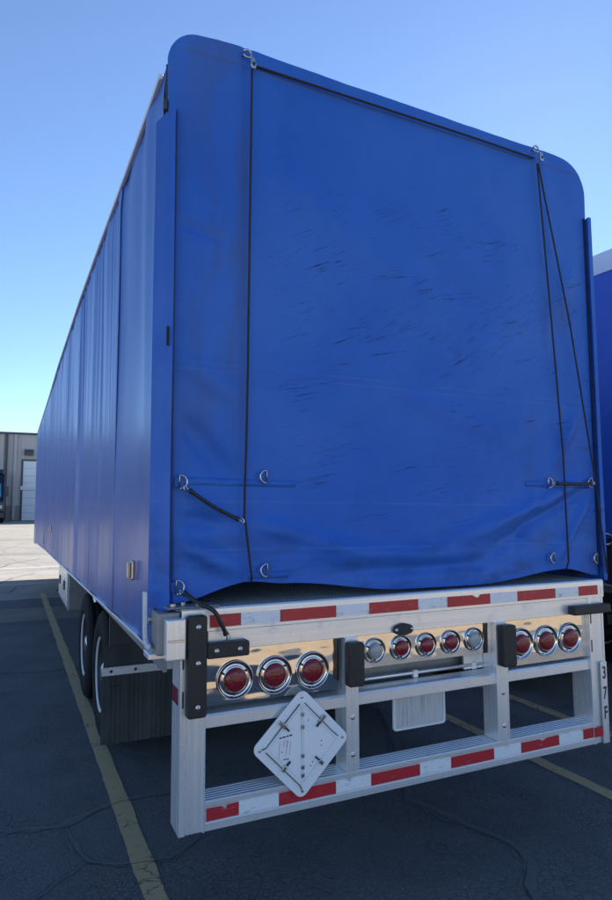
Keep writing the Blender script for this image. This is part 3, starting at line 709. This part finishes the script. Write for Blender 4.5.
    w = MB(); w.prism([(1.500,0.150),(1.500,0.185),(1.32,0.168),(1.285,0.150),(1.268,0.110),(1.270,0.060),(1.290,0.060),(1.292,0.10),(1.305,0.125),(1.325,0.135)][::1] and
                      [(0.150,1.500),(0.185,1.500),(0.168,1.32),(0.150,1.285),(0.110,1.268),(0.060,1.270),(0.060,1.290),(0.10,1.292),(0.125,1.305),(0.135,1.325)], 0, -1.402, -1.386)
    w.build('hook_bracket', 'white_paint', T, bevel=0.003)
    w = MB(); w.tube([(-1.386,0.14,1.38),(-1.36,0.14,1.38)], 0.02, 12); w.build('hook_pin', 'steel', T)
    # --- lower side rails, lamp on the side
    for sgn in (-1, 1):
        s = MB(); a, b_ = sorted((sgn*1.318, sgn*1.345))
        yy_ = [0.135,2.2,6.3,10.4,14,LEN]; vs = []; nn_ = len(yy_)
        for y_ in yy_: vs += [(a,y_,side_bottom(y_)-0.018),(b_,y_,side_bottom(y_)-0.018),(b_,y_,side_bottom(y_)-0.002),(a,y_,side_bottom(y_)-0.002)]
        s.add(vs, [(4*i+k, 4*i+(k+1) % 4, 4*i+4+(k+1) % 4, 4*i+4+k) for i in range(nn_-1) for k in range(4)]+[(0,1,2,3),(4*nn_-1,4*nn_-2,4*nn_-3,4*nn_-4)])
        s.build('side_rail', 'alu_y', T, bevel=0.003)
        s = MB(); s.box(*sorted((sgn*1.29, sgn*1.305)), 0.17, LEN, 1.14, 1.395); s.build('bed_side', 'alu_dull', T)
        for yy in (0.80, 8.6):
            s = MB(); s.prism([(yy-0.024,1.485),(yy+0.024,1.485),(yy+0.024,1.590),(yy-0.024,1.590)], 0, *sorted((sgn*1.33, sgn*1.352))); lo = s.build('side_marker', 'chrome', T, bevel=0.008)
            s = MB(); s.prism(rrect(yy-0.017, yy+0.017, 1.493, 1.582, 0.008), 0, *sorted((sgn*1.3525, sgn*1.370))); s.build('lens', 'lens_amber', lo, bevel=0.010, seg=3)
    # --- running gear
    for sgn in (-1, 1):
        s = MB()
        for za, zb, wv in ((0.86,0.88,0.07),(0.88,1.37,0.012),(1.37,1.395,0.07)): s.box(sgn*0.48-wv, sgn*0.48+wv, 0.2, LEN-0.4, za, zb-0.0005)
        s.build('main_beam', 'frame_paint', T)
    for yy in [0.6+1.0*i for i in range(16)]:
        s = MB(); s.box(-1.285, 1.285, yy, yy+0.05, 1.300, 1.392); s.build('crossmember', 'frame_paint', T)
    for yy in (2.86, 4.12):
        s = MB(); s.tube([(-1.18,yy,0.511),(1.18,yy,0.511)], 0.065, 14); s.build('axle', 'frame_paint', T, smooth=True)
        for sgn in (-1, 1):
            wheel(T, sgn*1.095, yy, 0 if sgn < 0 else math.pi); wheel(T, sgn*0.765, yy, math.pi if sgn < 0 else 0, False)
            s = MB(); s.prism([(yy+0.55,0.80),(yy+0.35,0.86),(yy+0.30,0.70),(yy-0.02,0.60),(yy-0.30,0.62),(yy-0.32,0.50),(yy+0.02,0.44),(yy+0.36,0.58)], 0, *sorted((sgn*0.42, sgn*0.52))); s.build('suspension_arm', 'frame_paint', T, bevel=0.01)
            s = MB(); s.lathe([(0.0005,0.62),(0.11,0.62),(0.13,0.66),(0.12,0.72),(0.13,0.78),(0.11,0.855),(0.0005,0.855)], 2, (sgn*0.47, yy-0.22, 0), 20); s.build('air_bag', 'rubber', T, smooth=True)
    for sgn in (-1, 1):
        # ribbed mud flap hung from a bar
        f = MB(); xa, xb = sorted((sgn*1.302, sgn*0.64)); prof = []; n_ = 20
        for i in range(n_):
            a = xa+(xb-xa)*i/n_; w_ = (xb-xa)/n_; dp = 0.004 if i not in (0, 4, 9, 14, 19) else 0.0
            prof += [(a,2.2), (a+w_*0.12,2.2-dp), (a+w_*0.88,2.2-dp)]
        prof += [(xb,2.2),(xb,2.212),(xa,2.212)]
        f.prism(prof, 2, 0.165, 0.70); fo = f.build('mud_flap', 'mud_flap', T)
        f = MB(); f.box(xa+0.01, xb, 2.2135, 2.222, 0.70, 0.86); f.build('flap_backing', 'mud_flap', fo)
        f = MB(); f.box(xa-0.004, xb, 2.186, 2.1955, 0.652, 0.712); fb = f.build('flap_bar', 'alu_x', fo, bevel=0.002)
        for i in range(4): bolt(fb, xa+0.06+i*0.175, 0.682, 2.186, 0.008, 'black_paint')
        f = MB(); f.box(xa+0.05, xb+0.02, 2.2225, 2.26, 0.84, 1.30); f.build('flap_hanger', 'frame_paint', fo)
        f = MB(); f.box(xa+0.065, xa+0.125, 2.196, 2.201, 0.57, 0.576); f.build('flap_mark', 'dark_hollow', fo)
        # tool box ahead of the wheels
        a, b_ = sorted((sgn*1.235, sgn*0.72))
        f = MB(); f.box(a, b_, 6.15, 7.75, 0.545, 1.12); bo = f.build('tool_box', 'alu_dull', T, bevel=0.012)
        a2, b2 = sorted((sgn*1.2355, sgn*1.252)); f = MB(); f.box(a2, b2, 6.22, 7.68, 0.60, 1.07); do = f.build('tool_box_door', 'alu_y', bo, bevel=0.006)
        for yy in (6.55, 7.35):
            a3, b3 = sorted((sgn*1.2525, sgn*1.268)); f = MB(); f.prism(rrect(yy-0.05, yy+0.05, 0.78, 0.90, 0.02), 0, a3, b3); f.build('paddle_latch', 'black_paint', do, bevel=0.004)
        s = MB(); s.tube([(sgn*1.20,3.55,1.0),(sgn*1.24,3.60,1.16)], 0.016, 8); s.build('hanger_strut', 'alu_z', T)
        # landing leg
        s = MB(); s.box(sgn*0.8-0.06, sgn*0.8+0.06, 13.0, 13.12, 0.12, 1.38); lg = s.build('landing_leg', 'frame_paint', T, bevel=0.008)
        s = MB(); s.prism([(sgn*0.8-0.14,0.004),(sgn*0.8+0.14,0.004),(sgn*0.8+0.10,0.12),(sgn*0.8-0.10,0.12)], 1, 12.94, 13.18); s.build('foot', 'frame_paint', lg)
    # --- tarp hardware
    yr = YT-0.02
    for xx, zz, fl, dy in ((-1.255,1.985,1,0.0),(-0.866,2.014,-1,-0.005),(-1.263,1.522,1,0.0),(-0.865,1.578,-1,-0.01),(0.934,2.007,1,-0.015),(1.285,2.012,-1,0.0),(0.938,1.568,-1,-0.015),(1.300,1.552,-1,0.0)):
        d_ring(T, xx, zz, YT-rear_disp(xx, zz)-0.009, fl)
    for xa, xb, za in ((-1.27,-0.70,1.988),(0.76,1.29,1.998),(-0.94,-0.74,1.558)):
        n_ = 60; s = MB(); vs = []
        for i in range(n_+1):
            x_ = xa+(xb-xa)*i/n_
            for dz in (-0.017, 0.017): vs.append((x_, YT-rear_disp(x_, za+dz)-0.0016, za+dz+0.006*math.sin(x_*3)))
        s.add(vs, [(2*i, 2*i+1, 2*i+3, 2*i+2) for i in range(n_)]); so = s.build('webbing_band', 'tarp_rear', T, smooth=True)
        md = so.modifiers.new('thick', 'SOLIDIFY'); md.thickness = 0.0008
    def wire(name, pts, r_=0.005, mat='cord'):
        s = MB(); P = [Vector(p) for p in pts]; out = []
        for a, b in zip(P, P[1:]):
            k = max(1, int((b-a).length/0.12))
            for i in range(k): out.append(a.lerp(b, i/k) + Vector((0.002*noise.noise((a.z*9+i, a.x, 1)), 0, 0)))
        out.append(P[-1]); s.tube(out, r_, 8); return s.build(name, mat, T, smooth=True)
    wire('pull_cord', [(-0.936,0.062,4.05),(-0.948,0.055,3.2),(-0.958,0.050,2.4),(-0.968,0.060,1.82),(-0.962,0.062,1.80),(-0.935,0.050,1.555),(-0.93,0.065,1.53)], 0.0055)
    wire('pull_cord', [(0.932,0.062,3.98),(0.985,0.050,3.0),(1.03,0.045,2.2),(1.050,0.055,1.545),(1.052,0.08,1.49)], 0.005)
    wire('pull_cord', [(0.938,0.060,3.98),(1.13,0.045,3.0),(1.26,0.045,2.2),(1.292,0.05,2.05),(1.335,0.052,1.70),(1.365,0.05,1.46)], 0.005)
    wire('top_seam_shade', [(-0.92,0.074,4.062),(-0.6,0.070,4.052),(-0.1,0.066,4.038),(0.4,0.068,4.030),(0.92,0.074,4.018)], 0.006)  # dark tube drawn for the top seam and its shadow
    for xx, zz in ((-0.962,4.104),(0.925,4.072)):
        s = MB(); s.tube([(xx-0.018,0.075,zz-0.01)]+ring_pts((xx,0.060,zz), 0.020, 14, R(200), R(520)), 0.0055, 8); e = s.build('eye_hook', 'steel', T, smooth=True)
        s = MB(); s.prism([(xx+0.010,zz-0.025),(xx+0.028,zz-0.025),(xx+0.042,zz-0.060),(xx+0.036,zz-0.082),(xx+0.018,zz-0.084),(xx+0.010,zz-0.065)], 1, 0.036, 0.050); pu = s.build('pulley', 'steel', e, bevel=0.004)
        s = MB(); s.lathe([(0.008,0.037),(0.008,0.033),(0.0003,0.033)], 1, (xx+0.026,0,zz-0.060), 10); s.build('pulley_pin', 'black_paint', pu)
    if not main:
        s = MB(); s.tube([(-1.372, 1.02+0.07*math.cos(a), 1.59+0.045*math.sin(a)) for a in [2*math.pi*i/16 for i in range(17)]], 0.012, 8); bk = s.build('tarp_buckle', 'steel', T, smooth=True)
        s = MB(); s.box(-1.368, -1.350, 0.99, 1.05, 1.22, 1.60); s.build('buckle_strap', 'cord', bk)
    # tarp side tie slot
    s = MB(); s.prism(rrect(-1.334, -1.322, 2.60, 2.69, 0.004, 3), 1, 0.0825, 0.0865); s.build('flap_slot', 'dark_hollow', T)
    return T

def placard(T):
    cx, cz, h_ = -0.717, 0.806, 0.232
    def dia(s_, rad, n_=5):        # rounded square turned 45 degrees, slightly tilted
        a = s_/math.sqrt(2); pts = rrect(-a, a, -a, a, rad, n_); c_, s2 = math.cos(R(44)), math.sin(R(44))
        return [(cx+p*c_-q*s2, cz+p*s2+q*c_) for p, q in pts]
    b = MB(); b.prism(dia(h_+0.012, 0.035), 1, -0.022, -0.012); P = b.build('placard_holder', 'placard_paint', T, bevel=0.003)
    for s_, y0, y1 in ((0.178, -0.0265, -0.0225),):
        q = MB(); ou = dia(s_+0.008, 0.006); inn = dia(s_-0.004, 0.004); k = len(ou)
        vs = [(a, y0, c_) for a, c_ in ou]+[(a, y0, c_) for a, c_ in inn]+[(a, y1, c_) for a, c_ in ou]+[(a, y1, c_) for a, c_ in inn]
        q.add(vs, [(i, (i+1) % k, (i+1) % k+k, i+k) for i in range(k)]+[(i, i+2*k, (i+1) % k+2*k, (i+1) % k) for i in range(k)]+[(i+k, (i+1) % k+k, (i+1) % k+3*k, i+3*k) for i in range(k)])
        q.build('raised_border', 'placard_paint', P)
    # hinged leaves left and right of the middle hinge
    for s_ in (-1, 1):
        q = MB(); pts = [(cx+s_*0.005, cz+0.162), (cx+s_*0.160, cz+0.004), (cx+s_*0.160, cz-0.004), (cx+s_*0.005, cz-0.162)]
        q.prism(pts, 1, -0.0255, -0.0228); q.build('leaf', 'placard_paint', P, bevel=0.0008)
    for pts in ([(-0.012,0.178),(-0.176,0.010),(-0.196,0.004)], [(-0.176,-0.010),(-0.012,-0.178),(-0.004,-0.20)], [(0.012,0.178),(0.150,0.036),(0.180,0.010)]):
        q = MB(); q.tube([(cx+a, -0.0275, cz+b_) for a, b_ in pts], 0.0022, 6); q.build('retaining_wire', 'black_paint', P)
    q = MB(); q.tube([(cx,-0.0265,cz+0.185),(cx,-0.0265,cz-0.19)], 0.0035, 8); hg = q.build('hinge', 'placard_paint', P)
    for dz in (0.13, 0.075, -0.05, -0.10, -0.135):
        q = MB(); q.box(cx-0.008, cx+0.008, -0.032, -0.0256, cz+dz-0.009, cz+dz+0.009); q.build('hinge_clip', 'steel', P, bevel=0.002)
    for ax, az, rot in ((-0.098,0.098,45),(0.098,0.098,-45),(-0.098,-0.098,-45),(0.098,-0.098,45)):
        q = MB(); c_, s2 = math.cos(R(rot)), math.sin(R(rot))
        def rp(pts): return [(cx+ax+p*s2*-1*0+p*c_-q_*s2, cz+az+p*s2+q_*c_) for p, q_ in pts]
        d_ = 1 if az > 0 else -1
        q.prism(rp([(-0.009,-0.008*d_-0.012),(0.009,-0.008*d_-0.012),(0.009,0.022),(-0.009,0.022)]), 1, -0.034, -0.0268); k_ = q.build('spring_clip', 'steel', P, bevel=0.002)
        q = MB(); q.prism(rp([(-0.004,-0.034*d_-0.008),(0.004,-0.034*d_-0.008),(0.004,-0.034*d_+0.016),(-0.004,-0.034*d_+0.016)]), 1, -0.036, -0.030); q.build('clip_tongue', 'black_paint', P)
    for dx, dz in ((0,0.205),(-0.205,0),(0.205,0),(0,-0.205)):
        q = MB(); q.lathe([(0.0065,-0.0222),(0.0065,-0.0245),(0.0003,-0.0255)], 1, (cx+dx,0,cz+dz), 10); q.build('rivet', 'steel', P)
    for dx, dz in ((0.03,0.10),(0.095,0.0),(0.095,-0.02),(0.05,-0.085),(0.04,-0.10),(-0.10,-0.02)):
        q = MB(); q.lathe([(0.003,-0.0256),(0.003,-0.0262),(0.0003,-0.0263)], 1, (cx+dx,0,cz+dz), 8); q.build('rivet_hole', 'black_paint', P)
    # printed sticker: a bold heading, faint red figure, a small line underneath (illegible in the photograph)
    rr = random.Random(2); x_ = cx-0.112
    for w_ in (0.011,0.016,0.010,0.014):
        q = MB(); za = cz+0.038+(x_-cx+0.112)*0.10
        q.prism([(x_,za),(x_+w_,za+0.001),(x_+w_,za+0.0075),(x_,za+0.006)], 1, -0.0262, -0.0257); q.build('print_mark', 'ink', P); x_ += w_+0.0035
    for pts in ([(-0.094,0.020),(-0.080,0.028),(-0.073,0.020),(-0.078,0.002),(-0.092,0.006),(-0.094,0.020)], [(-0.070,0.030),(-0.078,-0.012),(-0.084,-0.040)], [(-0.110,0.026),(-0.116,-0.048)], [(-0.058,0.020),(-0.064,-0.036)]):
        q = MB(); q.tube([(cx+a, -0.0258, cz+b_) for a, b_ in pts], 0.0013, 5); q.build('print_mark', 'ink_red', P)
    q = MB(); q.box(cx-0.094, cx-0.066, -0.0262, -0.0257, cz-0.055, cz-0.051); q.build('print_mark', 'ink', P)

trailer = build_trailer(0.0, 0.0, 'blue tarp covered trailer with red stop lamps and silver bumper filling the photo', True)
neighbour = build_trailer(3.96, 0.05, 'blue trailer with pale roof band partly seen at the right edge', False)

# rubber straps hooked to the tarp rings: loose things
def strap(pts, w, label, hook_end=True):
    s = MB(); P = [Vector(p) for p in pts]; fine_ = []
    for i in range(len(P)-1):
        p0, p1, p2, p3 = P[max(i-1,0)], P[i], P[i+1], P[min(i+2, len(P)-1)]
        for k in range(8):
            t_ = k/8; fine_.append(0.5*((2*p1)+(p2-p0)*t_+(2*p0-5*p1+4*p2-p3)*t_*t_+(3*p1-p0-3*p2+p3)*t_**3))
    fine_.append(P[-1])
    s.tube(fine_, [w*(1.35 if i in (0, 1, len(fine_)-1, len(fine_)-2) else 1.0) for i in range(len(fine_))], 8)
    o = s.build('rubber_strap', 'rubber', smooth=True); tag(o, label, 'strap', 'rubber tarp straps')
    for e, nx in ((fine_[0], fine_[1]), (fine_[-1], fine_[-2])):
        d = (e-nx).normalized(); q = MB(); u = Vector((0,1,0)).cross(d).normalized()
        q.tube([e-d*0.010, e+d*0.012, e+d*0.024+u*0.007, e+d*0.030+u*0.0, e+d*0.022-u*0.010, e+d*0.010-u*0.012], 0.0035, 7); q.build('hook', 'steel', o, smooth=True)
    return o
strap([(-1.228,0.056,1.948),(-1.12,0.046,1.875),(-1.00,0.045,1.815)], 0.0085, 'short black rubber strap running diagonally from the upper left ring to the cord')
strap([(-1.246,0.048,1.498),(-1.20,-0.02,1.462),(-1.145,-0.058,1.430),(-1.115,-0.060,1.380),(-1.085,-0.045,1.325)], 0.010, 'black rubber strap bent down over the rear rail at the left corner')
strap([(0.965,0.040,2.004),(1.11,0.036,2.000),(1.25,0.042,2.006)], 0.0085, 'black rubber strap stretched level between the two rings at right')

# ------------------------------------------------------------------ warehouse behind
def warehouse():
    Y0 = 52.0; zb = ground_z(Y0); W = bpy.data.objects.new('warehouse', None); col.objects.link(W); W.location = (0, Y0, zb)
    tag(W, 'grey corrugated metal warehouse with white overhead door beyond the lot', 'building')
    H = 6.80
    def siding(x0, x1, z0, z1):
        n_ = int((x1-x0)/0.305); prof = []
        for i in range(n_):
            a = x0+(x1-x0)*i/n_; w = (x1-x0)/n_
            prof += [(a,0.0),(a+w*0.62,0.0),(a+w*0.72,-0.035),(a+w*0.90,-0.035)]
        prof += [(x1,0.0)]
        s = MB(); k = len(prof); s.add([(px,py,z0) for px,py in prof]+[(px,py,z1) for px,py in prof], [(i,i+1,i+1+k,i+k) for i in range(k-1)])
        s.build('siding_panel', 'siding', W)
    x = -30.0
    while x < 30:
        hi = x+3.05
        if not (-1.7 < x+1.5 < 3.0): siding(x, hi-0.01, 1.18, H)
        x = hi
    # openings: keep bays aligned with the door
    d0, d1, dh = -1.20, 2.45, 4.72
    siding(-2.55, d0-0.1, 1.18, H); siding(d1+0.1, 3.6, 1.18, H); siding(d0-0.1, d1+0.1, dh+0.12, H)
    for a, b in ((-30, d0-0.12), (d1+0.12, 30)):
        s = MB(); s.box(a, b, -0.06, 0.1, -0.6, 1.18); s.build('wainscot', 'wainscot', W)
    s = MB(); s.box(-30, 30, 0.04, 30, -0.6, H-0.05); s.build('wall_core', 'siding', W)
    s = MB(); s.box(-30.2, 30.2, -0.16, 30.2, H, H+0.16); s.build('roof_trim', 'trim_dark', W)
    s = MB(); s.prism([(-0.1,H+0.16),(30.1,H+0.16),(15,H+0.9)], 0, -30, 30); s.build('roof', 'trim_dark', W)
    for a, b, z0, z1 in ((d0-0.12,d0,0.0,dh+0.12),(d1,d1+0.12,0.0,dh+0.12),(d0,d1,dh,dh+0.12)):
        s = MB(); s.box(a, b, -0.10, 0.035, z0, z1); s.build('door_frame', 'trim_dark', W)
    D = MB(); D.box(d0, d1, 0.0, 0.03, 0.02, dh); DD = D.build('overhead_door', 'trim_dark', W)
    for i in range(8):
        s = MB(); s.box(d0+0.02, d1-0.02, -0.045, -0.003, 0.03+i*0.586, 0.03+(i+1)*0.586-0.015)
        s.build('door_panel', 'door_white', DD)
    s = MB(); s.box(d0-0.14, d1, -0.13, -0.06, 2.42, 2.72); s.build('door_light_bar', 'roof_white', DD)
    s = MB(); s.prism([(-0.45,5.15),(-0.02,5.15),(-0.02,5.62),(-0.22,5.62),(-0.45,5.35)], 0, -1.14, -0.50); s.build('wall_lamp', 'trim_dark', W)
    for xx, mt in ((-1.78,'downspout'),(-2.42,'trim_dark'),(5.2,'downspout')):
        s = MB(); s.box(xx-0.09, xx+0.09, -0.22, -0.07, 0.1, H-0.02); s.build('downspout', mt, W)
    s = MB(); s.box(-30, 30, -1.6, -0.06, -0.55, 0.03); s.build('apron_kerb', 'trim_dark', W)
warehouse()

# dark tractor at the left edge of the picture
def tractor():
    Y0 = 46.0; X1 = -2.36; zb = ground_z(Y0)
    T = bpy.data.objects.new('truck_tractor', None); col.objects.link(T); T.location = (X1-1.25, Y0, zb)
    tag(T, 'dark truck tractor parked before the warehouse at the left edge', 'truck')
    b = MB(); b.prism([(0.0,0.75),(0.0,1.55),(1.25,1.72),(1.62,2.85),(1.95,3.50),(4.3,3.62),(4.3,0.75)], 0, -1.22, 1.22)
    cab = b.build('cab', 'truck_paint', T, bevel=0.08, seg=3)
    w = MB(); w.add([(-1.0,1.30,1.83),(1.0,1.30,1.83),(0.95,1.60,2.80),(-0.95,1.60,2.80),(-1.0,1.26,1.84),(1.0,1.26,1.84),(0.95,1.56,2.81),(-0.95,1.56,2.81)], [(0,1,2,3),(7,6,5,4),(0,4,5,1),(1,5,6,2),(2,6,7,3),(3,7,4,0)]); w.build('windscreen', 'glass_sky_tint', cab)
    for s_ in (-1, 1):
        w = MB(); w.prism([(1.75,1.85),(2.6,1.85),(2.6,2.75),(1.95,2.75)], 0, *sorted((s_*1.221, s_*1.235))); w.build('side_window', 'glass_sky_tint', cab)
        w = MB(); w.prism(rrect(s_*0.95-0.16, s_*0.95+0.16, 1.0, 1.25, 0.05), 1, -0.03, 0.02); w.build('headlight', 'lens_clear', T)
        w = MB(); w.box(s_*1.36-0.10, s_*1.36+0.10, 1.5, 1.62, 1.9, 2.6); w.build('mirror', 'truck_paint', T, bevel=0.03)
        for yy in (1.0, 4.6, 5.9): 
            e = wheel(T, s_*1.05, yy, 0 if s_ < 0 else math.pi)
    w = MB(); w.prism(rrect(-0.65, 0.65, 0.95, 1.5, 0.06), 1, -0.025, 0.02); w.build('grille', 'chrome', T)
    w = MB(); w.box(-1.24, 1.24, -0.22, 0.03, 0.35, 0.78); w.build('bumper', 'truck_paint', T, bevel=0.05)
    w = MB(); w.box(-0.45, 0.45, 0.6, 6.6, 0.62, 0.95); w.build('chassis', 'frame_paint', T)
    w = MB(); w.prism([(1.95,3.55),(2.4,3.85),(4.2,3.95),(4.2,3.55)], 0, -1.1, 1.1); w.build('roof_fairing', 'truck_paint', T, bevel=0.06)
tractor()


# loose grit on the asphalt
rg = random.Random(9); gm = MB()
for i in range(420):
    gx, gy = rg.uniform(-3.5, 3.0), rg.uniform(-1.5, 5.0); r_ = rg.choice((0.002, 0.003, 0.003, 0.004, 0.006))
    pts = [(gx+r_*math.cos(a)*rg.uniform(0.7, 1.2), gy+r_*math.sin(a)*rg.uniform(0.7, 1.2)) for a in [k*math.pi/3 for k in range(6)]]
    vs = [(p[0], p[1], 0.0005) for p in pts]+[(gx+(p[0]-gx)*0.55, gy+(p[1]-gy)*0.55, r_*1.1) for p in pts]
    gm.add(vs, [(k, (k+1) % 6, (k+1) % 6+6, k+6) for k in range(6)]+[tuple(range(6, 12))])
tag(gm.build('loose_grit', 'crack_edge'), 'fine pale grit scattered over the shaded asphalt', 'grit', kind='stuff')
